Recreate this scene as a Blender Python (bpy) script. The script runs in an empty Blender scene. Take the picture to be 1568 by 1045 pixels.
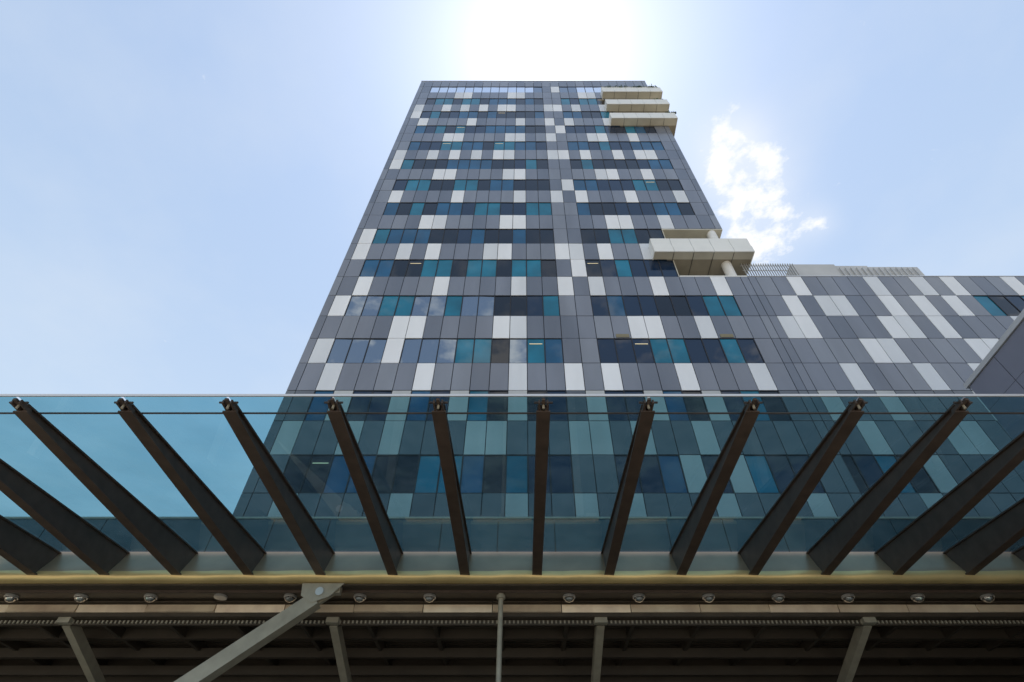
import bpy, math, random
from mathutils import Vector
random.seed(11)
EYE=1.6
sc=bpy.context.scene
# ---------------------------------------------------------------- materials
def mat(name,col,rough=0.5,metal=0.0,spec=0.5,noise=0.0,nscale=3.0,ior=1.5,bump=0.0,stretch=None):
    m=bpy.data.materials.new(name); m.use_nodes=True
    nt=m.node_tree; b=nt.nodes["Principled BSDF"]
    b.inputs["Roughness"].default_value=rough; b.inputs["Metallic"].default_value=metal
    b.inputs["IOR"].default_value=ior
    b.inputs["Base Color"].default_value=(*col,1)
    if noise>0 or bump>0:
        tc=nt.nodes.new("ShaderNodeTexCoord"); n=nt.nodes.new("ShaderNodeTexNoise")
        n.inputs["Scale"].default_value=nscale; n.inputs["Detail"].default_value=5
        if stretch:
            mp=nt.nodes.new("ShaderNodeMapping"); mp.inputs["Scale"].default_value=stretch
            nt.links.new(tc.outputs["Object"],mp.inputs["Vector"]); nt.links.new(mp.outputs[0],n.inputs["Vector"])
        else: nt.links.new(tc.outputs["Object"],n.inputs["Vector"])
        if noise>0:
            r=nt.nodes.new("ShaderNodeValToRGB")
            r.color_ramp.elements[0].position=0.3; r.color_ramp.elements[1].position=0.7
            r.color_ramp.elements[0].color=(*[c*(1-noise) for c in col],1)
            r.color_ramp.elements[1].color=(*[min(1,c*(1+noise)) for c in col],1)
            nt.links.new(n.outputs["Fac"],r.inputs["Fac"]); nt.links.new(r.outputs["Color"],b.inputs["Base Color"])
        if bump>0:
            bp=nt.nodes.new("ShaderNodeBump"); bp.inputs["Strength"].default_value=bump; bp.inputs["Distance"].default_value=0.05
            nt.links.new(n.outputs["Fac"],bp.inputs["Height"]); nt.links.new(bp.outputs["Normal"],b.inputs["Normal"])
    return m
M={}
ST=(1,1,.22)
M['joint']=mat('panel_joint_dark',(0.022,0.025,0.033),0.7)
M['W']=mat('panel_white',(0.80,0.81,0.82),0.3,noise=0.07,nscale=0.8,stretch=ST)
M['W2']=mat('panel_white_b',(0.68,0.70,0.72),0.3,noise=0.07,nscale=0.8,stretch=ST)
M['g']=mat('panel_grey',(0.175,0.192,0.232),0.2,noise=0.16,nscale=0.5,ior=1.6,stretch=ST)
M['g2']=mat('panel_grey_b',(0.135,0.152,0.190),0.18,noise=0.16,nscale=0.5,ior=1.6,stretch=ST)
M['g3']=mat('panel_grey_c',(0.210,0.228,0.265),0.22,noise=0.16,nscale=0.5,ior=1.6,stretch=ST)
M['Wl']=mat('panel_pale_grey_low',(0.46,0.47,0.46),0.3,noise=0.1,nscale=0.8,stretch=ST)  # white panel darkened for the lower rows, shade painted into the colour
M['gl']=mat('panel_slate_low',(0.115,0.128,0.145),0.2,noise=0.16,nscale=0.5,ior=1.6,stretch=ST)  # grey panel copies with the lower-storey shade painted in
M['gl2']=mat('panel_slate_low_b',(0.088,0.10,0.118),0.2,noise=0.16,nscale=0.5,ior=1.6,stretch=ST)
M['d']=mat('window_dark',(0.004,0.009,0.018),0.012,ior=1.5)
M['d2']=mat('window_navy',(0.006,0.022,0.055),0.012,ior=1.5)
M['t']=mat('window_teal',(0.008,0.150,0.235),0.012,ior=1.5,noise=.3,nscale=.5)
M['t2']=mat('window_blue',(0.010,0.085,0.180),0.012,ior=1.5,noise=.3,nscale=.5)
M['m']=mat('window_mirror',(0.24,0.28,0.32),0.008,metal=0.9,ior=1.7)
M['b']=mat('window_bright',(0.95,0.97,1.0),0.05,metal=0.95)
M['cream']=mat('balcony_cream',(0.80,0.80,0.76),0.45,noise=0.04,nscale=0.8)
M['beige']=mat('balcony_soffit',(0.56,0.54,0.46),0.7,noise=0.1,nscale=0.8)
M['beige2']=mat('recess_render_brown',(0.30,0.27,0.21),0.8,noise=0.15,nscale=0.8)  # balcony beige darkened inside the deep recesses, shade put into the colour
M['column']=mat('column_white',(0.78,0.77,0.74),0.45,noise=0.05)
M['louvre']=mat('louvre_aluminium',(0.55,0.55,0.54),0.45,metal=0.4)
M['screen']=mat('plant_screen_grey',(0.5,0.5,0.49),0.5,noise=0.12,nscale=0.5)
M['steel']=mat('steel_brown',(0.070,0.050,0.040),0.42,noise=0.2,nscale=4)
M['steelg']=mat('steel_grey_paint',(0.34,0.32,0.26),0.45,noise=0.14,nscale=3)
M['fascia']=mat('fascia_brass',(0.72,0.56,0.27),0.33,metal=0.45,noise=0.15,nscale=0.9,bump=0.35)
M['fasciau']=mat('fascia_beige_upper',(0.36,0.27,0.18),0.36,metal=0.4,noise=0.18,nscale=0.9,bump=0.4)  # upper fascia faces the ground less; its shade is painted into the colour
M['soffit']=mat('soffit_bronze',(0.060,0.048,0.036),0.45,noise=0.2,nscale=2)
M['copper']=mat('copper_strip',(0.86,0.66,0.50),0.30,metal=0.35,noise=0.3,nscale=1.2,bump=0.4)
M['deck']=mat('roof_deck_brown',(0.045,0.036,0.027),0.6,noise=0.2,nscale=1)
M['lamp']=mat('downlight_metal',(0.7,0.68,0.65),0.12,metal=0.9)
M['teal']=mat('parapet_glass_teal',(0.040,0.078,0.095),0.12,noise=0.2,nscale=0.3)
M['neigh']=mat('cladding_mauve',(0.18,0.19,0.24),0.4,noise=0.1,nscale=0.5)
M['trim']=mat('aluminium_trim',(0.6,0.6,0.6),0.35,metal=0.5)
M['leaf']=mat('leaves',(0.06,0.11,0.035),0.6,noise=0.5,nscale=3)
M['vent']=mat('vent_ochre',(0.22,0.19,0.11),0.6)
ml=bpy.data.materials.new('office_ceiling_light'); ml.use_nodes=True
pb=ml.node_tree.nodes["Principled BSDF"]; pb.inputs["Base Color"].default_value=(.8,.7,.45,1)
pb.inputs["Emission Color"].default_value=(1,.8,.45,1); pb.inputs["Emission Strength"].default_value=0.3
M['light']=ml
mg=bpy.data.materials.new('canopy_tinted_glass'); mg.use_nodes=True
nt=mg.node_tree; nt.nodes.clear()
out=nt.nodes.new("ShaderNodeOutputMaterial"); mix=nt.nodes.new("ShaderNodeMixShader")
tr=nt.nodes.new("ShaderNodeBsdfTransparent"); gl=nt.nodes.new("ShaderNodeBsdfGlossy"); fr=nt.nodes.new("ShaderNodeFresnel")
fr.inputs["IOR"].default_value=1.5; gl.inputs["Roughness"].default_value=0.02
gl.inputs["Color"].default_value=(.85,.9,.9,1)
tc=nt.nodes.new("ShaderNodeTexCoord"); nz=nt.nodes.new("ShaderNodeTexNoise"); nz.inputs["Scale"].default_value=0.7; nz.inputs["Detail"].default_value=7
rp=nt.nodes.new("ShaderNodeValToRGB"); rp.color_ramp.elements[0].position=.3; rp.color_ramp.elements[1].position=.7
rp.color_ramp.elements[0].color=(.25,.50,.575,1); rp.color_ramp.elements[1].color=(.32,.59,.665,1)
nt.links.new(tc.outputs["Object"],nz.inputs["Vector"]); nt.links.new(nz.outputs["Fac"],rp.inputs["Fac"])
nt.links.new(rp.outputs["Color"],tr.inputs["Color"])
tl=nt.nodes.new("ShaderNodeBsdfTranslucent"); tl.inputs["Color"].default_value=(.45,.55,.52,1)
mx2=nt.nodes.new("ShaderNodeMixShader"); nz2=nt.nodes.new("ShaderNodeTexNoise"); nz2.inputs["Scale"].default_value=2.3; nz2.inputs["Detail"].default_value=8; nz2.inputs["Roughness"].default_value=.7
nt.links.new(tc.outputs["Object"],nz2.inputs["Vector"])
mr=nt.nodes.new("ShaderNodeMapRange"); mr.inputs[1].default_value=.4; mr.inputs[2].default_value=.8; mr.inputs[3].default_value=.02; mr.inputs[4].default_value=.10
nt.links.new(nz2.outputs["Fac"],mr.inputs[0]); nt.links.new(mr.outputs[0],mx2.inputs[0]); nt.links.new(tr.outputs[0],mx2.inputs[1]); nt.links.new(tl.outputs[0],mx2.inputs[2])
nt.links.new(fr.outputs["Fac"],mix.inputs["Fac"]); nt.links.new(mx2.outputs[0],mix.inputs[1]); nt.links.new(gl.outputs[0],mix.inputs[2]); nt.links.new(mix.outputs[0],out.inputs["Surface"])
M['glass']=mg

# ---------------------------------------------------------------- mesh helper
class B:
    def __init__(s): s.v=[];s.f=[];s.m=[];s.ml=[]
    def mi(s,k):
        if k not in s.ml: s.ml.append(k)
        return s.ml.index(k)
    def box(s,x0,x1,y0,y1,z0,z1,k):
        n=len(s.v); i=s.mi(k)
        s.v+=[(x0,y0,z0),(x1,y0,z0),(x1,y1,z0),(x0,y1,z0),(x0,y0,z1),(x1,y0,z1),(x1,y1,z1),(x0,y1,z1)]
        for f in ((0,3,2,1),(4,5,6,7),(0,1,5,4),(1,2,6,5),(2,3,7,6),(3,0,4,7)):
            s.f.append(tuple(n+a for a in f)); s.m.append(i)
    def poly(s,pts,k):
        n=len(s.v); s.v+=list(pts); s.f.append(tuple(range(n,n+len(pts)))); s.m.append(s.mi(k))
    def hexa(s,p,k):
        n=len(s.v); i=s.mi(k); s.v+=list(p)
        for f in ((0,3,2,1),(4,5,6,7),(0,1,5,4),(1,2,6,5),(2,3,7,6),(3,0,4,7)):
            s.f.append(tuple(n+a for a in f)); s.m.append(i)
    def beam(s,a,b,w,h,k,side=Vector((1,0,0))):
        a=Vector(a);b=Vector(b); d=(b-a).normalized()
        sd=side-d*side.dot(d)
        if sd.length<.01: sd=Vector((0,1,0))
        sd.normalize(); up=sd.cross(d).normalized()
        p=[]
        for sz in(-1,1):
            for e,sx in((a,-1),(a,1),(b,1),(b,-1)):
                p.append(tuple(e+sd*sx*w/2+up*sz*h/2))
        s.hexa(p,k)
    def cyl(s,c,r,z0,z1,k,n=24,r2=None):
        r2=r if r2 is None else r2
        b=len(s.v); i=s.mi(k)
        for z,rr in((z0,r),(z1,r2)):
            for q in range(n):
                a=2*math.pi*q/n; s.v.append((c[0]+rr*math.cos(a),c[1]+rr*math.sin(a),z))
        for q in range(n):
            s.f.append((b+q,b+(q+1)%n,b+n+(q+1)%n,b+n+q)); s.m.append(i)
        s.f.append(tuple(b+n-1-q for q in range(n))); s.m.append(i)
        s.f.append(tuple(b+n+q for q in range(n))); s.m.append(i)
    def obj(s,name,parent=None,smooth=False):
        me=bpy.data.meshes.new(name); me.from_pydata(s.v,[],s.f)
        for k in s.ml: me.materials.append(M[k])
        me.polygons.foreach_set("material_index",s.m)
        if smooth: me.polygons.foreach_set("use_smooth",[True]*len(s.f))
        me.update()
        o=bpy.data.objects.new(name,me); sc.collection.objects.link(o)
        if parent: o.parent=parent
        return o
def empty(name):
    e=bpy.data.objects.new(name,None); sc.collection.objects.link(e); return e

# ---------------------------------------------------------------- ground
M['ground']=mat('ground_soil',(0.24,0.21,0.16),0.9,noise=0.2,nscale=0.1)
M['pave']=mat('paving_stone',(0.47,0.40,0.30),0.8,noise=0.12,nscale=0.7)
g=B(); g.poly([(-1500,-1500,0),(1500,-1500,0),(1500,1500,0),(-1500,1500,0)],'ground'); g.obj('ground')
g=B(); g.box(-45,60,-40,13,0.004,0.12,'pave'); g.obj('pavement')

# ---------------------------------------------------------------- tower
tower=empty('office_tower')
D=18.7; CW=0.9; X0=-11.05; RH=1.814; H0=18.95+EYE
XR=X0+27*CW
def zk(k): return H0+RH*k
NX=X0+21.5*CW; NX2=X0+22.5*CW
body=B(); e=0.10; BY=D+e; BACK=D+20
def blk(xa,xb,ya,za,zb): body.box(xa,xb,ya,BACK,za,zb,'joint')
blk(X0+.05,XR-.05,BY,0,zk(4)-.002)
for a,b_,nx in((4,7,NX2),(17,23,NX)):
    blk(X0+.05,nx,BY,zk(a)+.002,zk(b_)-.002)
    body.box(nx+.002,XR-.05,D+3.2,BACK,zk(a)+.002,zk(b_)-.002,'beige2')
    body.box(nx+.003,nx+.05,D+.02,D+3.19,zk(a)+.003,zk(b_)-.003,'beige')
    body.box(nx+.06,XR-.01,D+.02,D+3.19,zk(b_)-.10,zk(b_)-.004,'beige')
body.box(NX2+.06,XR,D-.0,D+3.19,zk(4)-.001,zk(4)+.10,'cream')
blk(X0+.05,XR-.05,BY,zk(7)+.002,zk(17)-.002)
blk(X0+.05,XR-.05,BY,zk(23)+.002,zk(24)-.05)
body.obj('tower_core',tower)
A={2,7,12,15,17,21,25}; Bs={5,6,11,12,19,20,23}; C={1,4,6,10,11,15,16,18,21}
S={-9:C,-7:Bs,-5:A,-3:C,-1:A,1:Bs,3:A,5:C,7:Bs,9:A,11:Bs,13:C|{8,23,24},15:Bs|{15},17:A,19:C|{8},21:Bs,23:set()}
pan=B(); win=B(); fr_=B(); lights=B()
def span(j):
    a=max(0,j-.5); b=j+.5
    return X0+a*CW, X0+b*CW
GAP=.018
def panel(xa,xb,z0,z1,k,y=D):
    low=z0<zk(-1)-.1  # lower rows use the copies that carry painted shade
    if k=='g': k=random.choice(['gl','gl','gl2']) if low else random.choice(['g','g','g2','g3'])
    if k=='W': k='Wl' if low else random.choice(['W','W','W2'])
    o=random.uniform(0,.006)
    t=random.uniform(-.003,.003); u=random.uniform(-.004,.004)
    a,b,c,d=xa+GAP,xb-GAP,z0+GAP,z1-GAP
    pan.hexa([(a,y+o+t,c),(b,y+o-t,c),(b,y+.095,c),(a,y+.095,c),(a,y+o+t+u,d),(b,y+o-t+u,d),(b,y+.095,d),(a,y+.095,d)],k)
def window(xa,xb,z0,z1,k):
    t=random.uniform(-.008,.008); u=random.uniform(-.008,.008); y=D+.05
    win.poly([(xa+.03,y+t,z0+.03),(xb-.03,y-t,z0+.03),(xb-.03,y-t+u,z1-.03),(xa+.03,y+t+u,z1-.03)],k)
    for a in((xa,xa+.028,z0,z1),(xb-.028,xb,z0,z1),(xa+.028,xb-.028,z0,z0+.028),(xa+.028,xb-.028,z1-.028,z1)):
        fr_.box(a[0]+.002,a[1]-.002,D+.02,D+.09,a[2]+.002,a[3]-.002,'joint')
for k in range(-11,24):
    z0=zk(k) if k>-11 else 0.3; z1=zk(k+1)
    tint={}
    j=2
    while j<26:
        n=random.choice([1,1,2,2]); c=random.choice(['d','d2','t','t','t','t2']) if (j==2 or tint.get(j-1,'t')[0]=='d') else random.choice(['d','d','d2','t2'])
        for q in range(n): tint[j+q]=c
        j+=n
    for j in range(0,28):
        xa,xb=span(j)
        if j==27: xb=XR
        if (j>=23 and 4<=k<=6) or (j>=22 and 17<=k<=22): continue
        if k%2:
            ty='W' if j in S.get(k,A) else 'g'
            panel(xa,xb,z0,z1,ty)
        else:
            isw=(2<=j<=14) or (17<=j<=25)
            if isw:
                c=tint[j]
                if k==22: c='b' if j<14 or j>18 else 'm'
                if k in(0,2) and j<13: c={0:'ddmmmWmmmttdmd',2:'ddmmttmmtmmddd'}[k][j]
                if k==-4 and j in(20,22): c='W'
                if k==-2 and j in(3,6,9,12,19,22): c='W'
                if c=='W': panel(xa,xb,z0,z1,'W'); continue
                window(xa,xb,z0,z1,c)
                if c in('d','d2','t') and random.random()<.05 and k<22:
                    lights.box(xa+.12,xb-.12,D+.030,D+.036,z1-.42,z1-.37,'light')
            else:
                ty='g'
                if j==1 and k in(0,2,6,12,18): ty='W'
                if j==16 and k%6==4: ty='W'
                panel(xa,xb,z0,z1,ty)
for j in(18,24):
    xa,xb=span(j); pan.box(xa+.12,xb-.1,D-.03,D-.008,zk(1)+.06,zk(1)+.3,'vent')
pan.box(X0,XR,D-.02,D+.09,zk(24)+.005,zk(24)+.10,'trim')
pan.obj('cladding_panels',tower); win.obj('window_glass',tower); fr_.obj('window_frames',tower); lights.obj('ceiling_lights',tower)
sd=B()
for k in range(-11,24):
    for q in range(20):
        sd.box(X0-.04,X0+.045,D+.12+q*CW+GAP,D+.12+(q+1)*CW-GAP,zk(k)+GAP if k>-11 else .3,zk(k+1)-GAP,random.choice(['g','g2','g3','W','d2']))
sd.obj('side_cladding',tower)

def balcony(name,h0,h1,yf,xl,xr,zt=.30):
    b=B(); z0=h0+EYE; z1=h1+EYE
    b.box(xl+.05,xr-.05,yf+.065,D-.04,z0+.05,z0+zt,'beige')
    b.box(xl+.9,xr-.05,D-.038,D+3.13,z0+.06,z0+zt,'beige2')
    n=5; w=(xr-xl)/n
    zm=z0+(z1-z0)*.42
    for i in range(n):
        b.box(xl+i*w+.012,xl+(i+1)*w-.012,yf,yf+.06,z0,zm-.02,'cream')
        b.box(xl+i*w+.012,xl+(i+1)*w-.012,yf+.05,yf+.10,zm+.02,z1,'cream')
    b.box(xl+.03,xr-.03,yf+.105,yf+.14,z0+zt+.002,z1-.03,'beige')
    L=D+3.0-yf; m=4
    for i in range(m):
        b.box(xr-.04,xr,yf+.065+i*L/m+.01,yf+.065+(i+1)*L/m-.01,z0,z1,'cream')
    b.box(xl,xl+.045,yf+.11,D-.01,z0,z1,'cream')
    for i in range(1,n):
        b.box(xl+i*w-.012,xl+i*w+.012,yf+.1,D+3.1,z0+.035,z0+.048,'joint')
    b.obj(name,tower)
balcony('balcony_lower',27.9,29.45,18.05,7.95,14.05)
for nm,h in(('balcony_a',49.6),('balcony_b',53.2),('balcony_c',56.75)):
    balcony(nm,h,h+1.4,17.95,7.95,13.95)
b=B()
b.cyl((12.55,19.05),.30,zk(4)+.11,27.94+EYE,'column')
b.cyl((12.55,19.05),.30,28.22+EYE,zk(7)-.11,'column')
for za,zb in((50,53.2),(53.6,56.7),(57.1,60.5)): b.cyl((12.55,19.0),.25,za+EYE,zb+EYE,'column')
b.obj('corner_columns',tower,smooth=False)
b=B()
for i in range(4):
    for a,c,nx in((4.6,6.8,NX2),(17.3,18.8,NX),(19.3,20.8,NX),(21.3,22.8,NX)):
        xa=nx+.1+i*1.08
        b.box(xa,xa+.95,D+3.14,D+3.19,zk(a),zk(c),random.choice(['d2','t','d']))
b.obj('balcony_doors',tower)
pl=B()
def clump(cx,cy,cz,r,n):
    for i in range(n):
        a=random.uniform(0,6.28); rr=r*random.random()**.5; z=cz+random.uniform(-.4,1)*r*(1-.5*rr/r)
        p=Vector((cx+rr*math.cos(a),cy+rr*math.sin(a)*.5,z)); s=random.uniform(.05,.12)
        u=Vector((random.uniform(-1,1),random.uniform(-1,1),random.uniform(-1,1))).normalized(); v=u.orthogonal().normalized()
        pl.poly([tuple(p-u*s),tuple(p+v*s*.5),tuple(p+u*s),tuple(p-v*s*.5)],'leaf')
for i in range(14): clump(random.uniform(8.1,13.8),18.1,58.25+EYE,random.uniform(.2,.6),60)
for i in range(3): clump(random.uniform(12.6,13.9),18.1,54.7+EYE,random.uniform(.15,.35),45)
for i in range(4): clump(random.uniform(13.3,13.95),18.1,51.1+EYE,random.uniform(.2,.4),55)
pl.obj('balcony_plants')

# ---------------------------------------------------------------- wing
wing=empty('office_wing')
XW=X0+70*CW
b=B(); b.box(XR+.002,XW,BY,BACK-2,0,zk(4)-.02,'joint'); b.obj('wing_core',wing)
pan=B(); win=B(); fr_=B()
WG={3:{30,35,38,40,44,47,49},2:{29,31,32,35,37,39,47},1:{28,29,34,35,37,42,45,46},0:{32,33,38,39,43,48},-1:{30,34,37,41,46},-2:{28,31,36,40,44},-3:{29,33,34,38,42},-4:{31,36,40},-5:{30,35,39,44}}
for k in range(-11,4):
    z0=zk(k) if k>-11 else .3; z1=zk(k+1)
    for j in range(27,70):
        xa=X0+(j-.5)*CW; xb=xa+CW
        if j==27: xa=XR
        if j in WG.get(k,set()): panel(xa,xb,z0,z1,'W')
        elif (k==2 and 41<=j<=46) or (k==0 and 44<=j<=47) or (k%2==0 and k<-3 and j%9<4): window(xa,xb,z0,z1,random.choice(['d2','t','d']))
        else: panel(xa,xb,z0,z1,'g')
pan.box(XR+.01,XW,D-.02,D+.09,zk(4)+.003,zk(4)+.07,'trim')
pan.obj('wing_panels',wing); win.obj('wing_windows',wing); fr_.obj('wing_frames',wing)
b=B()
x=13.45
while x<16.6:
    b.box(x,x+.035,D+.25,D+.33,zk(4)+.08,27.95+EYE,'louvre'); x+=.15
for z in(26.7,27.3,27.8): b.box(13.4,16.6,D+.335,D+.37,z+EYE,z+EYE+.05,'louvre')
b.box(13.4,16.6,D+1.5,D+1.6,zk(4),27.2+EYE,'screen')
for i,(xa,xb,h) in enumerate(((16.75,19.5,28.35),(19.52,21.5,28.2),(21.52,23.3,28.1),(23.32,24.6,28.1))):
    b.box(xa,xb,D+.6+i*.01,D+3,zk(4),h+EYE,'screen')
x=19.6
while x<24.5:
    b.box(x,x+.03,D+.5,D+.59,zk(4)+.2,27.9+EYE,'louvre'); x+=.35
b.box(24.7,27,D+.9,D+3,zk(4),27.4+EYE,'screen')
b.obj('roof_plant_screen',wing)

# ---------------------------------------------------------------- neighbouring block at right
nb=empty('neighbouring_building')
b=B(); XN=14.4; ZN=12+EYE
b.box(XN+.06,40,1,12.85,0,ZN-.05,'joint')
y=1.0
while y<12.8:
    z=0.2
    while z<ZN-.1:
        b.box(XN,XN+.055,y+.012,min(y+1.5,12.85)-.012,z+.012,min(z+1.37,ZN-.08),'neigh'); z+=1.37
    y+=1.5
b.box(XN-.05,XN+.12,.9,12.95,ZN-.06,ZN+.10,'trim')
b.box(XN+.13,40,12.86,12.93,0.2,ZN-.06,'neigh')
b.obj('cladding',nb)

# ---------------------------------------------------------------- glass canopy
can=empty('glass_canopy')
BX=[.348+1.8*n for n in range(-11,10)]
def gz(y): return 6.2+(y-6.9)*(.61/6.77)+EYE
b=B()
for i in range(len(BX)-1):
    xa=BX[i]+.02; xb=BX[i+1]-.02
    t=random.uniform(-.004,.004)
    b.poly([(xa,13.66,gz(13.66)),(xb,13.66,gz(13.66)),(xb,6.9,gz(6.9)+t),(xa,6.9,gz(6.9)-t)],'glass')
b.obj('glass_panes',can)
b=B()
YT,YR=7.16,13.75; hb=6.06+EYE
for x in BX:
    w=.12
    b.box(x-w,x+w,YT,YR,hb,hb+.03,'steel')
    for s in(-.045,.045):
        b.hexa([(x+s-.012,YT,hb+.032),(x+s+.012,YT,hb+.032),(x+s+.012,YR,hb+.032),(x+s-.012,YR,hb+.032),
            (x+s-.012,YT,gz(YT)-.052),(x+s+.012,YT,gz(YT)-.052),(x+s+.012,YR,gz(YR)-.052),(x+s-.012,YR,gz(YR)-.052)],'steel')
    b.hexa([(x-w+.02,YT-.05,gz(YT)-.05),(x+w-.02,YT-.05,gz(YT)-.05),(x+w-.02,YR,gz(YR)-.05),(x-w+.02,YR,gz(YR)-.05),
        (x-w+.02,YT-.05,gz(YT)-.02),(x+w-.02,YT-.05,gz(YT)-.02),(x+w-.02,YR,gz(YR)-.02),(x-w+.02,YR,gz(YR)-.02)],'steel')
    b.box(x-.03,x+.03,6.93,YT-.06,gz(6.95)-.075,gz(6.95)-.035,'steel')
    b.box(x-.085,x-.055,6.98,YT+.10,hb+.04,gz(7.0)-.03,'steel')
    b.box(x+.055,x+.085,6.98,YT+.10,hb+.04,gz(7.0)-.03,'steel')
    b.box(x-.16,x+.16,7.02,7.05,gz(7.0)-.06,gz(7.0)-.035,'steel')
    b.cyl((x,7.07),.022,hb-.0,gz(7)-.04,'steelg',10)
b.obj('canopy_beams',can)
b=B()
b.box(BX[0],BX[-1],6.875,6.898,gz(6.9)-.03,gz(6.9)+.015,'trim')
b.box(BX[0],BX[-1],7.36,7.385,gz(7.37)-.045,gz(7.37)-.022,'steel')
b.obj('edge_trim',can)

# ---------------------------------------------------------------- entrance hall
hall=empty('entrance_hall')
XA,XB=-26,30
b=B()
prof=[(13.74,6.83),(13.66,6.62),(13.57,6.44),(13.49,6.30),(13.43,6.18),(13.40,6.08),(13.43,5.99),(13.52,5.95),(13.62,5.94)]
x=XA; xs=[]
while x<XB: xs.append(x); x+=.45
for x in xs:
    s=.03*math.sin((x-.348)/1.8*2*math.pi)
    for qi,p in enumerate(prof):
        f=math.sin(math.pi*qi/(len(prof)-1)); b.v.append((x,p[0]+s*f,p[1]+EYE))
mi=b.mi('fascia'); mu=b.mi('fasciau'); P=len(prof)
for i in range(len(xs)-1):
    for q in range(P-1):
        b.f.append((i*P+q,i*P+q+1,(i+1)*P+q+1,(i+1)*P+q)); b.m.append(mu if q<4 else mi)  # upper strips take the copy with painted shade
b.obj('gutter_fascia',hall,smooth=True)
b=B()
b.box(XA,XB,13.75,15.9,6.5+EYE,6.8+EYE,'soffit')
b.box(XA,XB,13.63,14.05,5.90+EYE,5.935+EYE,'soffit')
b.box(XA,XB,13.90,13.93,5.84+EYE,5.898+EYE,'steel')
b.box(XA,XB,14.06,14.62,5.92+EYE,5.95+EYE,'soffit')
x=XA; i=0
while x<XB:
    dy=random.uniform(-.006,.006); dz=random.uniform(-.03,.03)
    b.hexa([(x+.01,14.60+dz,5.64+EYE),(x+1.79,14.60+dz,5.64+EYE),(x+1.79,14.65,5.64+EYE),(x+.01,14.65,5.64+EYE),
            (x+.01,14.60,5.82+EYE),(x+1.79,14.60,5.82+EYE),(x+1.79,14.65,5.82+EYE),(x+.01,14.65,5.82+EYE)],'copper')
    b.box(x+.01,x+1.79,14.50,14.595,5.86+EYE,5.875+EYE,'soffit')
    x+=1.8
b.box(XA,XB,14.66,14.9,5.55+EYE,5.9+EYE,'soffit')
b.box(XA,XB,14.88,14.96,5.42+EYE,5.54+EYE,'soffit')
x=XA
while x<XB:
    b.box(x,x+.04,14.84,14.875,5.45+EYE,5.52+EYE,'steelg'); x+=.11
b.obj('soffit_and_strips',hall)
b=B()
b.box(XA,XB,14.95,18.55,5.75+EYE,5.9+EYE,'deck')
y=15.1
while y<18.5:
    b.box(XA,XB,y,y+.10,5.70+EYE,5.748+EYE,'deck'); y+=.2
for y,z in((15.9,5.45),(16.9,5.30),(17.9,5.15)):
    b.box(XA,XB,y,y+.16,z+EYE,z+.24+EYE,'deck')
for i in range(-3,5):
    x=-4.92+6.93*i+0.0
    b.beam((x,14.95,5.52+EYE),(x,18.5,4.3+EYE),.2,.26,'steelg')
    b.box(x-.16,x+.16,14.70,14.95,5.42+EYE,5.60+EYE,'steelg')
for i in range(-13,17):
    x=-4.92+1.7325*i+.866
    b.box(x-.05,x+.05,15.0,18.5,5.46+EYE,5.69+EYE,'deck')
b.box(XA,XB,18.4,18.55,0,5.74+EYE,'deck')
b.box(XA-.1,XA,13.8,18.5,0,5.9+EYE,'deck'); b.box(XB,XB+.1,13.8,18.5,0,5.9+EYE,'deck')
b.obj('hall_roof_structure',hall)
b=B()
x=XA
b.box(XA,XB,16.06,18.5,6.0+EYE,9.0+EYE,'joint')
while x<XB:
    b.box(x+.015,x+1.785,16,16.055,6.8+EYE,9.05+EYE,'teal'); x+=1.8
b.box(XA,XB,15.97,16.06,9.055+EYE,9.12+EYE,'steelg')
b.obj('clerestory',hall)
b=B()
for i in range(-12,14):
    x=.348+.9+1.8*i-.06
    if abs(x+.6)<.5 : continue
    z=5.918+EYE
    b.cyl((x,14.3),.16,z-.05,z,'trim',20)
    if i==-5: continue   # one fitting is a flush ring, as in the photograph
    prev=.135
    for q in range(1,5):
        a=q/4*math.pi/2; r2=.135*math.cos(a)+.004; b.cyl((x,14.3),r2,z-.05-.10*math.sin(a),z-.05-.10*math.sin((q-1)/4*math.pi/2),'lamp',20,prev); prev=r2
b.obj('downlights',hall,smooth=False)
b=B(); b.cyl((-.56,14.0),.062,0,5.9+EYE,'steelg',20); b.cyl((-.56,14.0),.11,5.72+EYE,5.80+EYE,'steelg',20)
b.obj('slender_column',hall)
b=B(); st=Vector((-4.75,13.72,5.86+EYE)); dr=Vector((-2.5,0,-1.96)).normalized()
b.beam(st+dr*.45,st+dr*11.5,.30,.34,'steelg',side=Vector((0,1,0)))
b.beam(st-dr*.1,st+dr*.9,.10,.30,'steelg',side=Vector((0,1,0)))
b.box(-5.45,-4.55,13.64,13.80,5.72+EYE,5.90+EYE,'steelg')
b.poly([(-5.5,13.55,5.92+EYE),(-4.45,13.55,5.92+EYE),(-4.75,13.55,5.60+EYE),(-5.15,13.55,5.45+EYE),(-5.45,13.55,5.62+EYE)],'steelg')
n=20; c=(-5.02,13.5,5.72+EYE)
b.poly([(c[0]+.1*math.cos(6.283*q/n),13.53,c[2]+.1*math.sin(6.283*q/n)) for q in range(n)],'trim')
b.obj('diagonal_strut',hall)
b=B()
for i in range(-3,5):
    x=-4.92+6.93*i; b.box(x-.15,x+.15,18.0,18.3,0,4.5+EYE,'steelg')
b.obj('hall_columns',hall)

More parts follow.
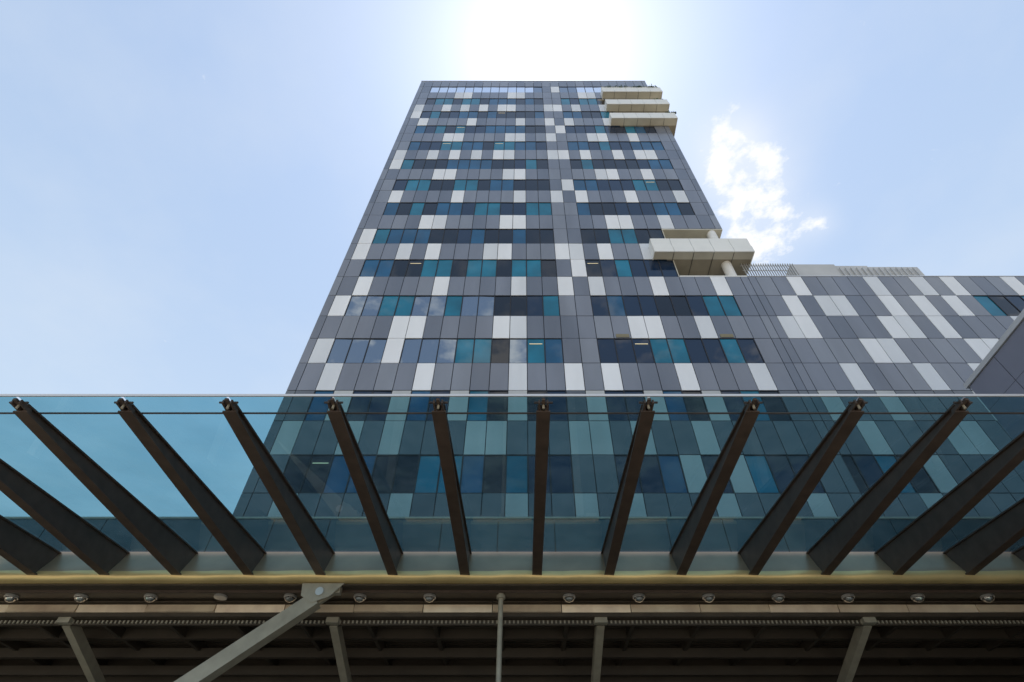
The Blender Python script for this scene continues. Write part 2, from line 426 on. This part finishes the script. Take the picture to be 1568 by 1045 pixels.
# ---------------------------------------------------------------- sky / light
sundir=Vector((.171,1,4.01)).normalized()
el=math.asin(sundir.z); az=math.atan2(sundir.x,sundir.y)
w=bpy.data.worlds.new("World"); sc.world=w; w.use_nodes=True
nt=w.node_tree; nt.nodes.clear(); L=nt.links.new
def N(t,**k):
    n=nt.nodes.new(t)
    for a,v in k.items(): setattr(n,a,v)
    return n
def math_(op,a,b=None,c=None,clamp=False):
    n=N("ShaderNodeMath",operation=op); n.use_clamp=clamp
    for i,v in enumerate((a,b,c)):
        if v is None: continue
        if isinstance(v,(int,float)): n.inputs[i].default_value=v
        else: L(v,n.inputs[i])
    return n.outputs[0]
out=N("ShaderNodeOutputWorld"); bg=N("ShaderNodeBackground"); bg.inputs["Strength"].default_value=0.15; L(bg.outputs[0],out.inputs[0])
sky=N("ShaderNodeTexSky",sky_type='NISHITA'); sky.sun_disc=False; sky.sun_elevation=el; sky.sun_rotation=az
sky.dust_density=0.3; sky.air_density=1.0; sky.ozone_density=1.0
tc=N("ShaderNodeTexCoord"); nrm=N("ShaderNodeVectorMath",operation='NORMALIZE'); L(tc.outputs["Generated"],nrm.inputs[0]); V=nrm.outputs[0]
def dot(v):
    n=N("ShaderNodeVectorMath",operation='DOT_PRODUCT'); L(V,n.inputs[0]); n.inputs[1].default_value=v; return math_('MAXIMUM',n.outputs["Value"],0.0)
ds=dot(sundir)
glow=math_('ADD',math_('MULTIPLY',math_('POWER',ds,9),.6),math_('ADD',math_('MULTIPLY',math_('POWER',ds,35),1.3),math_('MULTIPLY',math_('POWER',ds,260),2.2)))
sep=N("ShaderNodeSeparateXYZ"); L(V,sep.inputs[0])
def mixc(kind,fac,a,b):
    n=N("ShaderNodeMixRGB"); n.blend_type=kind
    for i,v in enumerate((fac,a,b)):
        if isinstance(v,(int,float)): n.inputs[i].default_value=v
        elif isinstance(v,tuple): n.inputs[i].default_value=v
        else: L(v,n.inputs[i])
    return n.outputs[0]
back=math_('MULTIPLY',math_('MULTIPLY',sep.outputs[1],-1.0),3.0,clamp=True)
base=mixc('ADD',1,sky.outputs[0],(1.25,1.55,1.85,1))
hf=math_('MULTIPLY',math_('SUBTRACT',.97,math_('MAXIMUM',sep.outputs[2],0.0)),1.25,clamp=True)
hf=math_('MULTIPLY',hf,math_('SUBTRACT',1.0,math_('MULTIPLY',back,.55)))
base=mixc('MIX',hf,base,(4.6,5.4,6.1,1))
gc=N("ShaderNodeCombineXYZ"); L(glow,gc.inputs[0]); L(glow,gc.inputs[1]); L(math_('MULTIPLY',glow,.90),gc.inputs[2])
base=mixc('ADD',1,base,gc.outputs[0])
zz=math_('MAXIMUM',sep.outputs[2],.08)
cp=N("ShaderNodeCombineXYZ"); L(math_('DIVIDE',sep.outputs[0],zz),cp.inputs[0]); L(math_('DIVIDE',sep.outputs[1],zz),cp.inputs[1])
def noise(s,d,r):
    n=N("ShaderNodeTexNoise"); n.inputs["Scale"].default_value=s; n.inputs["Detail"].default_value=d; n.inputs["Roughness"].default_value=r; L(cp.outputs[0],n.inputs["Vector"]); return n.outputs["Fac"]
n1=noise(15,10,.62); n2=noise(2.2,7,.55); n3=noise(6,8,.58)
def blob(v,p): return math_('POWER',dot(Vector(v).normalized()),p)
bl=math_('ADD',blob((.93,1,2.38),600),math_('ADD',blob((.90,1,1.98),450),math_('ADD',blob((.82,1,1.62),600),math_('MULTIPLY',blob((1.06,1,1.74),2500),.6))),clamp=True)
c1=math_('MULTIPLY',math_('SUBTRACT',math_('ADD',n1,math_('MULTIPLY',bl,.38)),.70),4.2,clamp=True)
c1b=math_('MULTIPLY',math_('MULTIPLY',bl,n2),.85,clamp=True)
lowmask=math_('MULTIPLY',math_('SUBTRACT',.86,sep.outputs[2]),9.0,clamp=True)
c2=math_('MULTIPLY',math_('MULTIPLY',math_('MULTIPLY',math_('SUBTRACT',n3,.50),9.0,clamp=True),back),lowmask)
c3=math_('MULTIPLY',math_('SUBTRACT',n2,.45),.8,clamp=True)
base=mixc('MIX',c3,base,(5.6,5.9,6.2,1))
base=mixc('MIX',c2,base,(8.5,8.5,8.5,1))
base=mixc('MIX',math_('MAXIMUM',c1,c1b),base,(7.2,7.2,7.2,1))
L(base,bg.inputs["Color"])
sl=bpy.data.lights.new('sun','SUN'); sl.energy=4.8; sl.angle=math.radians(.53); sl.color=(1,.94,.85)
so=bpy.data.objects.new('sun',sl); sc.collection.objects.link(so); so.rotation_euler=sundir.to_track_quat('Z','Y').to_euler(); so.location=(0,0,120)

# ---------------------------------------------------------------- camera
cd=bpy.data.cameras.new('camera'); cam=bpy.data.objects.new('camera',cd); sc.collection.objects.link(cam)
cam.location=(0,0,EYE); cam.rotation_euler=(math.radians(90+47.7),0,0)
cd.sensor_width=36; cd.lens=829/1568*36; cd.shift_x=-17/1568; cd.clip_end=5000; cd.clip_start=.05
sc.camera=cam
sc.view_settings.view_transform='Standard'; sc.view_settings.look='None'; sc.view_settings.exposure=0
